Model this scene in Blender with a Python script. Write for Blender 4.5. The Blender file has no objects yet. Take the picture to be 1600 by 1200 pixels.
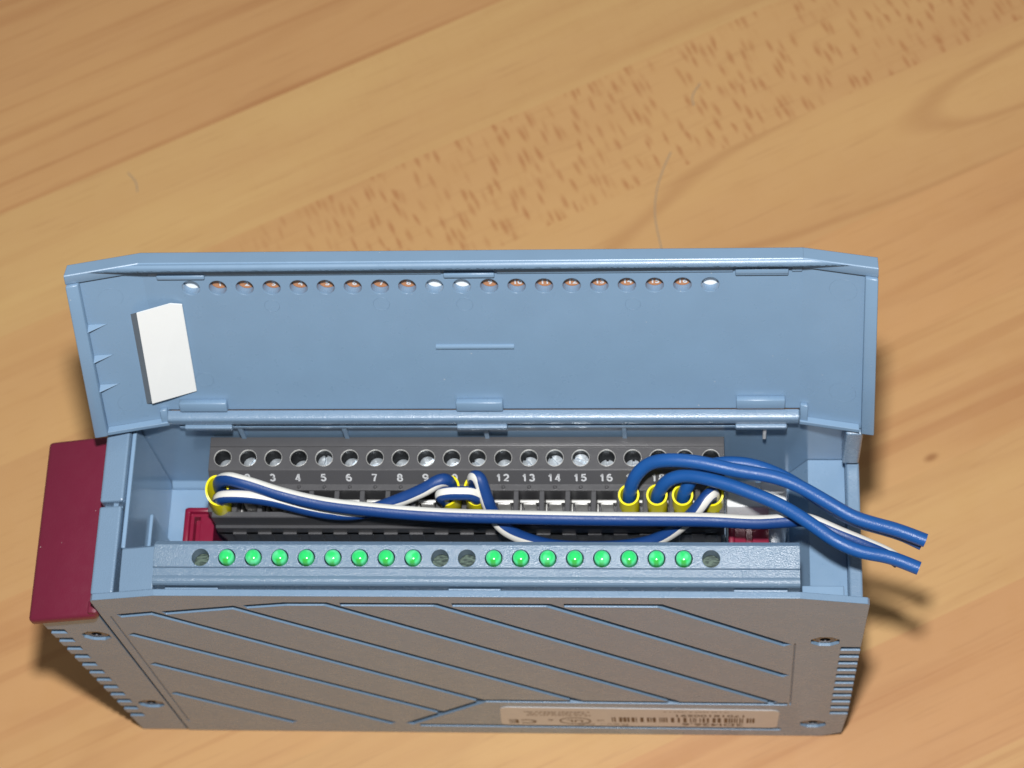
import bpy, bmesh, math, random
from mathutils import Vector, Matrix
from mathutils.geometry import delaunay_2d_cdt
random.seed(7)
R = math.radians
MM = 0.001
sc = bpy.context.scene
col = sc.collection

# ---------------------------------------------------------------- camera, light, exposure
cam = bpy.data.cameras.new('camera')
cam.sensor_width = 36.0
cam.lens = 81.17
cam.clip_start = 0.01
cam.clip_end = 20
cam.dof.use_dof = True
cam.dof.focus_distance = 0.424
cam.dof.aperture_fstop = 31
co = bpy.data.objects.new('camera', cam)
co.location = (0.04788, -0.13584, 0.50646)
co.rotation_euler = (R(23.708), R(4.532), R(1.781))
col.objects.link(co)
sc.camera = co

world = bpy.data.worlds.new('World')
sc.world = world
world.use_nodes = True
wb = world.node_tree.nodes['Background']
wb.inputs[0].default_value = (1.0, 0.97, 0.93, 1)
wb.inputs[1].default_value = 0.16

# the camera's flash, a hand's breadth above the lens
fl = bpy.data.lights.new('flash', 'POINT')
fl.energy = 10.5
fl.color = (1.0, 0.99, 0.985)
fl.shadow_soft_size = 0.011
flo = bpy.data.objects.new('flash', fl)
flo.location = (0.044, -0.077, 0.532)
col.objects.link(flo)

sc.view_settings.view_transform = 'Standard'
sc.view_settings.look = 'None'
sc.view_settings.exposure = 0.0
sc.view_settings.gamma = 1.0
sc.render.engine = 'CYCLES'
sc.cycles.max_bounces = 8
sc.cycles.diffuse_bounces = 5

# ---------------------------------------------------------------- materials
class NT:
    def __init__(s, name):
        s.m = bpy.data.materials.new(name); s.m.use_nodes = True
        s.t = s.m.node_tree; s.b = s.t.nodes['Principled BSDF']
    def n(s, typ, **kw):
        nd = s.t.nodes.new(typ)
        for k, v in kw.items():
            if k.startswith('i_'):
                key = k[2:].replace('_', ' ')
                nd.inputs[int(key) if key.isdigit() else key].default_value = v
            else: setattr(nd, k, v)
        return nd
    def l(s, a, b): s.t.links.new(a, b)

def plastic(name, colr, rough=0.4, grain=0.0, scale=3500, bevel=0.0, spec=0.5, metal=0.0, mottle=0.06, coat=0.0, sss=0.0, dist=0.00012, dust=0.0):
    N = NT(name); b = N.b
    b.inputs['Roughness'].default_value = rough
    b.inputs['Specular IOR Level'].default_value = spec
    b.inputs['Metallic'].default_value = metal
    b.inputs['Coat Weight'].default_value = coat
    if sss:
        b.inputs['Subsurface Weight'].default_value = sss
        b.inputs['Subsurface Radius'].default_value = (0.002, 0.002, 0.001)
        b.inputs['Subsurface Scale'].default_value = 1.0
    tc = N.n('ShaderNodeTexCoord')
    nz = N.n('ShaderNodeTexNoise', i_Scale=130.0, i_Detail=3.0)
    N.l(tc.outputs['Object'], nz.inputs['Vector'])
    mx = N.n('ShaderNodeMix', data_type='RGBA')
    mx.inputs[6].default_value = tuple(c * (1 - mottle) for c in colr) + (1,)
    mx.inputs[7].default_value = tuple(min(1, c * (1 + mottle)) for c in colr) + (1,)
    N.l(nz.outputs['Fac'], mx.inputs[0])
    cout = mx.outputs[2]
    if dust:   # pale specks and short scuffs lying on the surface
        vd = N.n('ShaderNodeTexVoronoi', i_Scale=330.0); N.l(tc.outputs['Object'], vd.inputs['Vector'])
        sp = N.n('ShaderNodeSeparateColor'); N.l(vd.outputs['Color'], sp.inputs[0])
        th = N.n('ShaderNodeMath', operation='MULTIPLY', i_1=0.06); N.l(sp.outputs[0], th.inputs[0])
        lt_ = N.n('ShaderNodeMath', operation='LESS_THAN'); N.l(vd.outputs['Distance'], lt_.inputs[0]); N.l(th.outputs[0], lt_.inputs[1])
        on = N.n('ShaderNodeMath', operation='GREATER_THAN', i_1=0.45); N.l(sp.outputs[1], on.inputs[0])
        m1 = N.n('ShaderNodeMath', operation='MULTIPLY'); N.l(lt_.outputs[0], m1.inputs[0]); N.l(on.outputs[0], m1.inputs[1])
        m2 = N.n('ShaderNodeMath', operation='MULTIPLY', i_1=dust); N.l(m1.outputs[0], m2.inputs[0])
        md = N.n('ShaderNodeMix', data_type='RGBA'); md.inputs[7].default_value = (0.75, 0.72, 0.66, 1)
        N.l(m2.outputs[0], md.inputs[0]); N.l(cout, md.inputs[6]); cout = md.outputs[2]
    N.l(cout, b.inputs['Base Color'])
    rr = N.n('ShaderNodeMapRange', i_1=0.3, i_2=0.7, i_3=rough * 0.88, i_4=min(1, rough * 1.14))
    nz2 = N.n('ShaderNodeTexNoise', i_Scale=420.0, i_Detail=2.0)
    N.l(tc.outputs['Object'], nz2.inputs['Vector'])
    N.l(nz2.outputs['Fac'], rr.inputs[0]); N.l(rr.outputs[0], b.inputs['Roughness'])
    bv = None
    if bevel:
        bv = N.n('ShaderNodeBevel', samples=4, i_Radius=bevel * MM)
        N.l(bv.outputs[0], b.inputs['Normal'])
    if grain:
        g = N.n('ShaderNodeTexNoise', i_Scale=scale, i_Detail=2.0, i_Roughness=0.6)
        N.l(tc.outputs['Object'], g.inputs['Vector'])
        bp = N.n('ShaderNodeBump', i_Strength=grain, i_Distance=dist)
        N.l(g.outputs['Fac'], bp.inputs['Height'])
        if bv: N.l(bv.outputs[0], bp.inputs['Normal'])
        N.l(bp.outputs[0], b.inputs['Normal'])
    return N.m

BLUE = (0.205, 0.325, 0.47)
M = {}
M['shell'] = plastic('textured_blue_grey_plastic', (0.188, 0.292, 0.42), 0.28, 0.6, 3600, 0.3, spec=0.8, dist=0.00009)
M['strip'] = plastic('dull_textured_plastic', (0.150, 0.232, 0.33), 0.25, 0.85, 4300, 0.2, spec=0.75, dist=0.00009)
M['gloss'] = plastic('glossy_blue_grey_plastic', (0.235, 0.365, 0.52), 0.17, 0.08, 500, 0.3)
M['bar'] = plastic('polished_blue_grey_plastic', BLUE, 0.14, coat=1.0)
M['black'] = plastic('bore_shade_black', (0.010, 0.010, 0.011), 0.6, spec=0.1)  # black stands in for the shade down the screw holes
M['smooth'] = plastic('smooth_blue_grey_plastic', BLUE, 0.30, 0.06, 900, 0.25, dust=0.35)
M['burgundy'] = plastic('burgundy_plastic', (0.165, 0.014, 0.04), 0.42, 0.35, 2600, 0.5, dust=0.5)
M['lever'] = plastic('red_lever_plastic', (0.22, 0.006, 0.035), 0.32, 0.1, 1500, 0.3)
M['block'] = plastic('dark_grey_plastic', (0.085, 0.085, 0.09), 0.36, 0.25, 3000, 0.2)
M['inkwhite'] = plastic('white_print', (0.62, 0.64, 0.66), 0.6)
M['zinc'] = plastic('zinc_plated_steel', (0.66, 0.73, 0.79), 0.33, 0.5, 1100, 0.1, metal=0.85)
M['nickel'] = plastic('tinned_clamp_metal', (0.80, 0.80, 0.77), 0.45, 0.25, 1800, 0.15, metal=0.55)
M['darksteel'] = plastic('black_steel_screw', (0.10, 0.10, 0.11), 0.28, metal=0.9)
M['brass'] = plastic('dull_brass_rim', (0.42, 0.30, 0.14), 0.4, metal=0.8)
def lamp():
    N = NT('green_lamp_lens'); b = N.b
    b.inputs['Roughness'].default_value = .16
    tc = N.n('ShaderNodeTexCoord'); oi = N.n('ShaderNodeObjectInfo')
    sx = N.n('ShaderNodeSeparateXYZ'); N.l(tc.outputs['Object'], sx.inputs[0])
    fl_ = N.n('ShaderNodeCombineXYZ'); N.l(sx.outputs[0], fl_.inputs[0]); N.l(sx.outputs[1], fl_.inputs[1])
    ln = N.n('ShaderNodeVectorMath', operation='LENGTH'); N.l(fl_.outputs[0], ln.inputs[0])
    def rmp(x, lo, hi, a=0., c=1.):
        nd = N.n('ShaderNodeMapRange', interpolation_type='SMOOTHSTEP', i_1=lo, i_2=hi, i_3=a, i_4=c); N.l(x, nd.inputs[0]); return nd.outputs[0]
    def mul(p, q):
        nd = N.n('ShaderNodeMath', operation='MULTIPLY'); N.l(p, nd.inputs[0])
        if isinstance(q, float): nd.inputs[1].default_value = q
        else: N.l(q, nd.inputs[1])
        return nd.outputs[0]
    def mix(f, p, q):
        nd = N.n('ShaderNodeMix', data_type='RGBA'); N.l(f, nd.inputs[0])
        for i, c in ((6, p), (7, q)):
            if isinstance(c, tuple): nd.inputs[i].default_value = c
            else: N.l(c, nd.inputs[i])
        return nd.outputs[2]
    # light through the lens put into the colour: pale edge, deeper green body, the die's dull wedge on one side, cloudy bright patch differing lamp to lamp
    c = mix(rmp(ln.outputs['Value'], .0009, .0014), (0.03, 0.66, 0.16, 1), (0.12, 0.86, 0.36, 1))
    ab = N.n('ShaderNodeMath', operation='ABSOLUTE'); N.l(sx.outputs[0], ab.inputs[0])
    wedge = mul(mul(rmp(ab.outputs[0], .00025, .0007, 1, 0), rmp(sx.outputs[1], -.0009, -.0004, 1, 0)), .8)
    c = mix(wedge, c, (0.05, 0.40, 0.035, 1))
    ad = N.n('ShaderNodeVectorMath', operation='ADD'); N.l(tc.outputs['Object'], ad.inputs[0])
    cb = N.n('ShaderNodeCombineXYZ'); N.l(oi.outputs['Random'], cb.inputs[0]); N.l(oi.outputs['Random'], cb.inputs[1]); N.l(cb.outputs[0], ad.inputs[1])
    nz = N.n('ShaderNodeTexNoise', i_Scale=520., i_Detail=1.); N.l(ad.outputs[0], nz.inputs['Vector'])
    c = mix(rmp(nz.outputs['Fac'], .5, .72, 0, .75), c, (0.16, 0.80, 0.40, 1))
    N.l(c, b.inputs['Base Color']); return N.m
M['led'] = lamp()
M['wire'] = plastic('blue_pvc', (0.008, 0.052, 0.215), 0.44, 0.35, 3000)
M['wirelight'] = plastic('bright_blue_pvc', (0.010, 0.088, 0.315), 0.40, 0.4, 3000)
M['stripe'] = plastic('white_pvc', (0.80, 0.79, 0.73), 0.45, 0.1, 1500)
M['ferrule'] = plastic('yellow_ferrule_plastic', (0.93, 0.82, 0.012), 0.32, 0.1, 900)
M['copper'] = plastic('copper', (0.75, 0.36, 0.18), 0.35, metal=1.0)
M['white'] = plastic('white_card', (0.85, 0.875, 0.87), 0.55, 0.05, 900, mottle=0.015)
M['foam'] = plastic('grey_foam', (0.16, 0.19, 0.22), 0.7, 0.4, 1500)
M['sticker'] = plastic('silver_sticker', (0.63, 0.625, 0.62), 0.34, mottle=0.03)
M['inkbrown'] = plastic('brown_print', (0.14, 0.085, 0.045), 0.6)
M['inkgrey'] = plastic('pale_print', (0.36, 0.30, 0.25), 0.6)
M['orange'] = plastic('brown_film', (0.46, 0.21, 0.10), 0.45)
M['latch'] = plastic('pale_glare_plastic', (0.88, 0.90, 0.91), 0.25, 0.3, 600, 0.3)  # flash glare on the pale plastic is put into the base colour
M['mark'] = plastic('graphite_mark', (0.40, 0.29, 0.18), 0.7)

def clear(name):
    N = NT(name)
    N.b.inputs['Transmission Weight'].default_value = 1.0
    N.b.inputs['Roughness'].default_value = 0.04
    N.b.inputs['IOR'].default_value = 1.45
    return N.m
M['clear'] = clear('clear_plastic')

def pcb():
    N = NT('dark_green_circuit_board'); b = N.b
    tc = N.n('ShaderNodeTexCoord')
    mp = N.n('ShaderNodeMapping'); mp.inputs['Scale'].default_value = (1100, 4200, 700)
    N.l(tc.outputs['Object'], mp.inputs[0])
    v = N.n('ShaderNodeTexNoise', i_Scale=1.0, i_Detail=3.0); N.l(mp.outputs[0], v.inputs['Vector'])
    r = N.n('ShaderNodeValToRGB'); r.color_ramp.elements[0].position = .4; r.color_ramp.elements[1].position = .62
    r.color_ramp.elements[0].color = (0.012, 0.03, 0.026, 1); r.color_ramp.elements[1].color = (0.10, 0.15, 0.115, 1)
    N.l(v.outputs['Fac'], r.inputs[0]); N.l(r.outputs[0], b.inputs['Base Color'])
    b.inputs['Roughness'].default_value = 0.5
    return N.m
M['pcb'] = pcb()

def wood():
    N = NT('beech_stave'); b = N.b
    tc = N.n('ShaderNodeTexCoord')
    at = lambda nm: N.n('ShaderNodeAttribute', attribute_type='OBJECT', attribute_name=nm)
    seed = at('seed')
    off = N.n('ShaderNodeCombineXYZ'); N.l(seed.outputs['Fac'], off.inputs[0]); N.l(seed.outputs['Fac'], off.inputs[2])
    ad = N.n('ShaderNodeVectorMath', operation='ADD'); N.l(tc.outputs['Object'], ad.inputs[0]); N.l(off.outputs[0], ad.inputs[1])
    def mapped(sx, sy, scale, det, dist=0.0, rough=.5):
        mp = N.n('ShaderNodeMapping'); mp.inputs['Scale'].default_value = (sx, sy, 1)
        N.l(ad.outputs[0], mp.inputs[0])
        z = N.n('ShaderNodeTexNoise', i_Scale=scale, i_Detail=det, i_Distortion=dist, i_Roughness=rough)
        N.l(mp.outputs[0], z.inputs['Vector']); return z.outputs['Fac']
    def math_(op, a, c):
        nd = N.n('ShaderNodeMath', operation=op)
        for i, q in enumerate((a, c)):
            if isinstance(q, (int, float)): nd.inputs[i].default_value = q
            else: N.l(q, nd.inputs[i])
        return nd.outputs[0]
    def ramp(x, lo, hi, a=0., c=1.):
        nd = N.n('ShaderNodeMapRange', interpolation_type='SMOOTHSTEP', i_1=lo, i_2=hi, i_3=a, i_4=c)
        N.l(x, nd.inputs[0]); return nd.outputs[0]
    def mixc(f, a, c):
        nd = N.n('ShaderNodeMix', data_type='RGBA')
        N.l(f, nd.inputs[0])
        for i, q in ((6, a), (7, c)):
            if isinstance(q, tuple): nd.inputs[i].default_value = q
            else: N.l(q, nd.inputs[i])
        return nd.outputs[2]
    tint = at('tint')
    base = mixc(tint.outputs['Fac'], (0.690, 0.455, 0.190, 1), (0.624, 0.326, 0.142, 1))
    # broad cloudy tone
    broad = mapped(2.2, 9, 3.0, 3)
    base = mixc(ramp(broad, .3, .7, 0, .55), base, (0.564, 0.306, 0.134, 1))
    # long growth streaks
    st = mapped(1.1, 62, 3.2, 4, .35)
    st2 = mapped(1.6, 22, 3.2, 3, .5)
    streak = math_('MULTIPLY', math_('ADD', math_('MULTIPLY', ramp(st, .53, .64), .6), math_('MULTIPLY', ramp(st2, .5, .66), .75)), at('streak').outputs['Fac'])
    base = mixc(streak, base, (0.444, 0.198, 0.079, 1))
    # fine pores
    po = mapped(14, 260, 4.0, 2)
    base = mixc(ramp(po, .56, .75, 0, .22), base, (0.408, 0.198, 0.084, 1))
    # ray flecks lying across the grain, in a band of the stave
    mp = N.n('ShaderNodeMapping'); mp.inputs['Scale'].default_value = (600, 165, 1); mp.inputs['Rotation'].default_value = (0, 0, R(-4))
    N.l(ad.outputs[0], mp.inputs[0])
    wv = N.n('ShaderNodeTexNoise', i_Scale=.5, i_Detail=2.0); N.l(mp.outputs[0], wv.inputs['Vector'])
    wv2 = N.n('ShaderNodeVectorMath', operation='MULTIPLY_ADD'); N.l(wv.outputs['Color'], wv2.inputs[0])
    wv2.inputs[1].default_value = (1.1, .8, 0); N.l(mp.outputs[0], wv2.inputs[2])
    vo = N.n('ShaderNodeTexVoronoi', i_Scale=1.0, i_Randomness=.95); vo.voronoi_dimensions = '2D'
    N.l(wv2.outputs[0], vo.inputs['Vector'])
    dot = ramp(vo.outputs['Distance'], .05, .55, .62, 0)
    sep = N.n('ShaderNodeSeparateColor'); N.l(vo.outputs['Color'], sep.inputs[0])
    dot = math_('MULTIPLY', dot, ramp(sep.outputs[0], .15, .95))
    sxx = N.n('ShaderNodeSeparateXYZ'); N.l(tc.outputs['Object'], sxx.inputs[0]); N.n_x = sxx.outputs[0]
    patch = mapped(18, 30, 1.5, 2)
    dot = math_('MULTIPLY', dot, math_('MULTIPLY', ramp(patch, .15, .42), ramp(N.n_x, -.085, -.03)))
    dot = math_('MULTIPLY', dot, at('fleck').outputs['Fac'])
    base = mixc(dot, base, (0.42, 0.165, 0.062, 1))
    # cathedral rings: long thin ellipses round a point on the stave
    sub = N.n('ShaderNodeVectorMath', operation='SUBTRACT'); N.l(tc.outputs['Object'], sub.inputs[0])
    cx = N.n('ShaderNodeCombineXYZ'); N.l(at('ring_x').outputs['Fac'], cx.inputs[0]); N.l(at('ring_y').outputs['Fac'], cx.inputs[1]); N.l(cx.outputs[0], sub.inputs[1])
    mp3 = N.n('ShaderNodeMapping'); mp3.inputs['Scale'].default_value = (14, 95, 0); N.l(sub.outputs[0], mp3.inputs[0])
    nd = N.n('ShaderNodeVectorMath', operation='LENGTH'); N.l(mp3.outputs[0], nd.inputs[0])
    wob = mapped(5, 18, 3., 2)
    rr = math_('ADD', nd.outputs['Value'], math_('MULTIPLY', wob, .55))
    fr = N.n('ShaderNodeMath', operation='PINGPONG'); N.l(rr, fr.inputs[0]); fr.inputs[1].default_value = .5
    ring = math_('MULTIPLY', ramp(fr.outputs[0], .0, .13, 1, 0), at('rings').outputs['Fac'])
    base = mixc(ring, base, (0.432, 0.204, 0.084, 1))
    ks = N.n('ShaderNodeVectorMath', operation='SUBTRACT'); N.l(tc.outputs['Object'], ks.inputs[0])
    kc = N.n('ShaderNodeCombineXYZ'); N.l(at('knot_x').outputs['Fac'], kc.inputs[0]); N.l(at('knot_y').outputs['Fac'], kc.inputs[1]); N.l(kc.outputs[0], ks.inputs[1])
    km = N.n('ShaderNodeMapping'); km.inputs['Scale'].default_value = (260, 480, 0); km.inputs['Rotation'].default_value = (0, 0, R(55)); N.l(ks.outputs[0], km.inputs[0])
    kl = N.n('ShaderNodeVectorMath', operation='LENGTH'); N.l(km.outputs[0], kl.inputs[0])
    base = mixc(ramp(kl.outputs['Value'], .2, 2.6, .35, 0), base, (0.62, 0.36, 0.15, 1))
    base = mixc(ramp(kl.outputs['Value'], .1, .7, .7, 0), base, (0.30, 0.12, 0.04, 1))
    N.l(base, b.inputs['Base Color'])
    # wear: scattered small stains
    rgh = mapped(40, 40, 4, 4)
    N.l(ramp(rgh, .3, .7, .40, .56), b.inputs['Roughness'])
    b.inputs['Specular IOR Level'].default_value = .35
    bpn = N.n('ShaderNodeBump', i_Strength=.12, i_Distance=.0002); N.l(po, bpn.inputs['Height']); N.l(bpn.outputs[0], b.inputs['Normal'])
    return N.m
M['wood'] = wood()

# ---------------------------------------------------------------- helpers (all sizes in millimetres)
WL = {}
def empty(name, loc, label=None, cat=None, group=None):
    o = bpy.data.objects.new(name, None); o.empty_display_size = .01
    o.location = Vector(loc) * MM; col.objects.link(o); WL[o] = Vector(loc)
    if label: tag(o, label, cat, group)
    return o
def tag(o, label, cat, group=None):
    o['label'] = label; o['category'] = cat
    if group: o['group'] = group
def link(name, me, loc, parent):
    o = bpy.data.objects.new(name, me); col.objects.link(o)
    WL[o] = Vector(loc)
    if parent: o.parent = parent
    o.location = (Vector(loc) - (WL[parent] if parent else Vector())) * MM
    return o
def finish(name, bm, mat, parent=None, smooth=None, origin=None, normals=True):
    """bmesh in world millimetres -> one mesh object whose origin is its own centre"""
    if normals: bmesh.ops.recalc_face_normals(bm, faces=bm.faces)
    vs = [v.co for v in bm.verts]
    if origin is None:
        lo = Vector([min(v[i] for v in vs) for i in range(3)]); hi = Vector([max(v[i] for v in vs) for i in range(3)])
        origin = (lo + hi) / 2
    origin = Vector(origin)
    for v in bm.verts: v.co = (v.co - origin) * MM
    me = bpy.data.meshes.new(name); bm.to_mesh(me); bm.free()
    mats = mat if isinstance(mat, (list, tuple)) else [mat]
    for m in mats: me.materials.append(M[m])
    if smooth is not None:
        for p in me.polygons: p.use_smooth = True
        me.set_sharp_from_angle(angle=R(smooth))
    return link(name, me, origin, parent)
def again(name, o, loc, parent, rotz=0):
    c = link(name, o.data, loc, parent); c.rotation_euler = (0, 0, rotz); return c
def box(bm, x0, x1, y0, y1, z0, z1, r=0, f=None, seg=2):
    pts = [(x, y, z) for x in (x0, x1) for y in (y0, y1) for z in (z0, z1)]
    vs = [bm.verts.new(p) for p in pts]
    fs = [bm.faces.new([vs[i] for i in q]) for q in ((0, 1, 3, 2), (4, 6, 7, 5), (0, 4, 5, 1), (2, 3, 7, 6), (0, 2, 6, 4), (1, 5, 7, 3))]
    out = vs
    if r:
        es = list({e for q in fs for e in q.edges})
        g = bmesh.ops.bevel(bm, geom=es, offset=r, segments=seg, profile=.5, affect='EDGES')
        out = list({v for v in g['verts']} | {v for v in vs if v.is_valid})
    if f:
        for v in out: v.co = Vector(f(*v.co))
    return out
def prism(bm, prof, x0, x1, f=None, dx0=None, dx1=None):
    """profile in (y,z) pushed along x; dx0/dx1 give a per-point x offset for slanted ends"""
    n = len(prof)
    a = [bm.verts.new((x0 + (dx0[i] if dx0 else 0), p[0], p[1])) for i, p in enumerate(prof)]
    b = [bm.verts.new((x1 + (dx1[i] if dx1 else 0), p[0], p[1])) for i, p in enumerate(prof)]
    for i in range(n):
        j = (i + 1) % n; bm.faces.new((a[i], a[j], b[j], b[i]))
    bm.faces.new(a[::-1]); bm.faces.new(b)
    if f:
        for v in a + b: v.co = Vector(f(*v.co))
def circle(cx, cy, r, n=24, ph=0.0):
    return [(cx + r * math.cos(ph + 2 * math.pi * i / n), cy + r * math.sin(ph + 2 * math.pi * i / n)) for i in range(n)]
def groove(pts, w):
    """outline of a line of the given width"""
    L, Rr = [], []
    n = len(pts); P = [Vector(p) for p in pts]
    for i in range(n):
        d0 = (P[i] - P[i - 1]).normalized() if i else None
        d1 = (P[i + 1] - P[i]).normalized() if i < n - 1 else None
        d = (d0 + d1).normalized() if d0 and d1 else (d0 or d1)
        k = 1 / max(.5, d.dot(d0)) if d0 and d1 else 1
        nn = Vector((-d.y, d.x)) * w / 2 * k
        L.append(tuple(P[i] + nn)); Rr.append(tuple(P[i] - nn))
    return L + Rr[::-1]
def relief(bm, outline, recess, holes, thick, f, edges=(), back=True):
    """flat panel with sunk recesses [(polygon, depth)] and through holes [polygon]; f(a,b,depth)->xyz"""
    vs, faces, es = [], [], []
    def addpoly(p):
        ar = sum(p[i - 1][0] * p[i][1] - p[i][0] * p[i - 1][1] for i in range(len(p)))
        if ar < 0: p = p[::-1]
        i0 = len(vs); vs.extend(Vector(q) for q in p); faces.append(list(range(i0, i0 + len(p))))
    addpoly(outline)
    for p, d in recess: addpoly(p)
    for p in holes: addpoly(p)
    for a, b_ in edges:
        i0 = len(vs); vs.extend((Vector(a), Vector(b_))); es.append((i0, i0 + 1))
    V, E_, F, ov, oe, of = delaunay_2d_cdt(vs, es, faces, 1, 1e-5)
    nr = len(recess)
    key = {}
    def vert(i, d):
        k = (i, round(d, 4))
        if k not in key: key[k] = bm.verts.new(f(V[i].x, V[i].y, d))
        return key[k]
    dep = []
    for t, o in zip(F, of):
        if 0 not in o: dep.append(None); continue
        if any(q > nr for q in o): dep.append(None); continue
        dd = [recess[q - 1][1] for q in o if q > 0]
        dep.append(max(dd) if dd else 0.0)
    edge = {}
    for k, t in enumerate(F):
        if dep[k] is None: continue
        bm.faces.new([vert(i, dep[k]) for i in t])
        if back: bm.faces.new([vert(i, thick) for i in reversed(t)])
        for i in range(3):
            a, b_ = t[i], t[(i + 1) % 3]
            edge.setdefault((min(a, b_), max(a, b_)), []).append(k)
    for (a, b_), ks in edge.items():
        ds = [dep[k] for k in ks]
        if len(ks) == 1: ds.append(thick)
        if abs(ds[0] - ds[1]) > 1e-6:
            try: bm.faces.new([vert(a, ds[0]), vert(b_, ds[0]), vert(b_, ds[1]), vert(a, ds[1])])
            except ValueError: pass
def lathe(bm, prof, cx, cy, seg=24, cap=True):
    rings = []
    for r, z in prof:
        if r < 1e-6: rings.append([bm.verts.new((cx, cy, z))])
        else: rings.append([bm.verts.new((cx + r * math.cos(2 * math.pi * i / seg), cy + r * math.sin(2 * math.pi * i / seg), z)) for i in range(seg)])
    for a, b in zip(rings, rings[1:]):
        for i in range(seg):
            j = (i + 1) % seg
            if len(a) == 1: bm.faces.new((a[0], b[i], b[j]))
            elif len(b) == 1: bm.faces.new((a[i], a[j], b[0]))
            else: bm.faces.new((a[i], a[j], b[j], b[i]))
def text_bm(bm, s, size, f, bold=0.0, align='CENTER'):
    cu = bpy.data.curves.new('t', 'FONT'); cu.body = s; cu.size = size; cu.offset = bold; cu.align_x = align; cu.align_y = 'CENTER'
    cu.resolution_u = 3
    o = bpy.data.objects.new('t', cu); col.objects.link(o)
    dg = bpy.context.evaluated_depsgraph_get()
    me = o.evaluated_get(dg).to_mesh()
    vs = [bm.verts.new(f(v.co.x, v.co.y)) for v in me.vertices]
    for p in me.polygons:
        try: bm.faces.new([vs[i] for i in p.vertices])
        except ValueError: pass
    o.evaluated_get(dg).to_mesh_clear()
    bpy.data.objects.remove(o); bpy.data.curves.remove(cu)
BM = bmesh.new

# ---------------------------------------------------------------- table of beech staves
table = empty('table_top', (0, 100, -20))
table['kind'] = 'structure'
GA = R(26.0)
gu = Vector((math.cos(GA), math.sin(GA), 0)); gw = Vector((-math.sin(GA), math.cos(GA), 0))
stave = {   # tint, streak, fleck, rings, ring_x, ring_y (m on the stave)
    2: (.62, .62, 0, 0, 0, 0), 3: (.65, .6, 0, 0, 0, 0), 1: (.12, .2, .06, 0, 0, 0), 0: (.45, .15, 1, 0, 0, 0),
    -1: (.40, .12, .03, .38, .143, .002), -2: (.75, .5, 0, .1, .09, .0), -3: (.6, .45, 0, .15, .05, 0),
    -4: (.3, .14, 0, .1, -.02, 0), -5: (.95, .55, 0, .1, .03, 0), -6: (.5, .5, 0, 0, 0, 0)}
PW = 32.6
for k in range(-12, 10):
    w0 = 111.8 + PW * k
    bm = BM(); box(bm, -480, 480, -PW / 2, PW / 2, -20, 0)
    o = finish('plank', bm, 'wood', None, origin=(0, 0, 0))
    c = gw * (w0 + PW / 2) + gu * 60
    o.parent = table; o.location = (Vector((c.x, c.y, 0)) - WL[table]) * MM; o.rotation_euler = (0, 0, GA)
    t = stave.get(k, (random.random(), random.random() * .7, 0, 0, 0, 0))
    for nm, v in zip(('tint', 'streak', 'fleck', 'rings', 'ring_x', 'ring_y'), t): o[nm] = float(v)
    o['knot_x'], o['knot_y'] = (.0588, -.0139) if k == -3 else (9.0, 9.0)
    o['seed'] = float(((k + 20) * 0.7131) % 5.0)

# ---------------------------------------------------------------- the module's housing
mod = empty('plc_module', (0, 19, 0), 'blue-grey plastic plug-in controller module lying on the beech table with its cover flap open', 'module')
XL, XR, ZT = -70.3, 77.6, 96.9
# front panel with its sunk lines, screw recesses and notched right edge
out = [(-70.3, .3), (72.6, .3), (76.9, 3.4)]
for i in range(11):
    z = 18.3 + i * 4.62
    out += [(77.5, z), (73.6, z), (73.6, z + 2.5), (77.5, z + 2.5)]
out += [(77.6, 93.2), (77.2, 93.9), (64.6, 96.9), (-57, 96.9), (-69.6, 93.9), (-70.1, 93.2)]
gl = [[(-66.6, 84.3), (-59.7, 86.2), (-.9, 26.4)],
      [(-57.3, 86.3), (-43.0, 89.9), (20.3, 26.4)],
      [(-40.6, 90.4), (-32.5, 92.2), (-24.8, 92.3), (40.9, 26.5)],
      [(-22.0, 92.1), (-3.8, 92.1), (61.6, 26.8)],
      [(-.6, 92.1), (17.6, 92.1), (63.5, 46.6)],
      [(20.6, 92.1), (38.7, 92.1), (63.2, 67.8)],
      [(-66.9, 72.8), (-10.6, 17.0)], [(-67.1, 52.6), (-22.4, 7.6)], [(-67.4, 30.9), (-44.6, 7.9)],
      [(64.4, 25.6), (-.6, 26.3), (-18.9, 7.4)], [(-16.6, 6.4), (63.5, 5.6)]]
rec = [(groove(g, 2.05), 1.08) for g in gl]
rec += [(groove([(65.0, 25), (64.6, 69)], .3), .25), (groove([(-68.3, 84), (-68.7, 8)], .3), .22)]
SCR = [(70.4, 70.4), (70.4, 10.2)]
rec += [(circle(x, z, 3.0, 8, R(22.5)), 1.25) for x, z in SCR]
bm = BM(); relief(bm, out, rec, [], 1.3, lambda a, b, d: (a, d, b))
finish('front_panel', bm, 'shell', mod)
# low cover tabs standing in the seam behind the panel
for x0, x1 in ((-55, -44.7), (-.9, 9.0), (52.4, 62.4)):
    bm = BM(); box(bm, x0, x1, 1.32, 1.75, 92.5, 96.75, .15); finish('seam_tab', bm, 'shell', mod)

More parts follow.
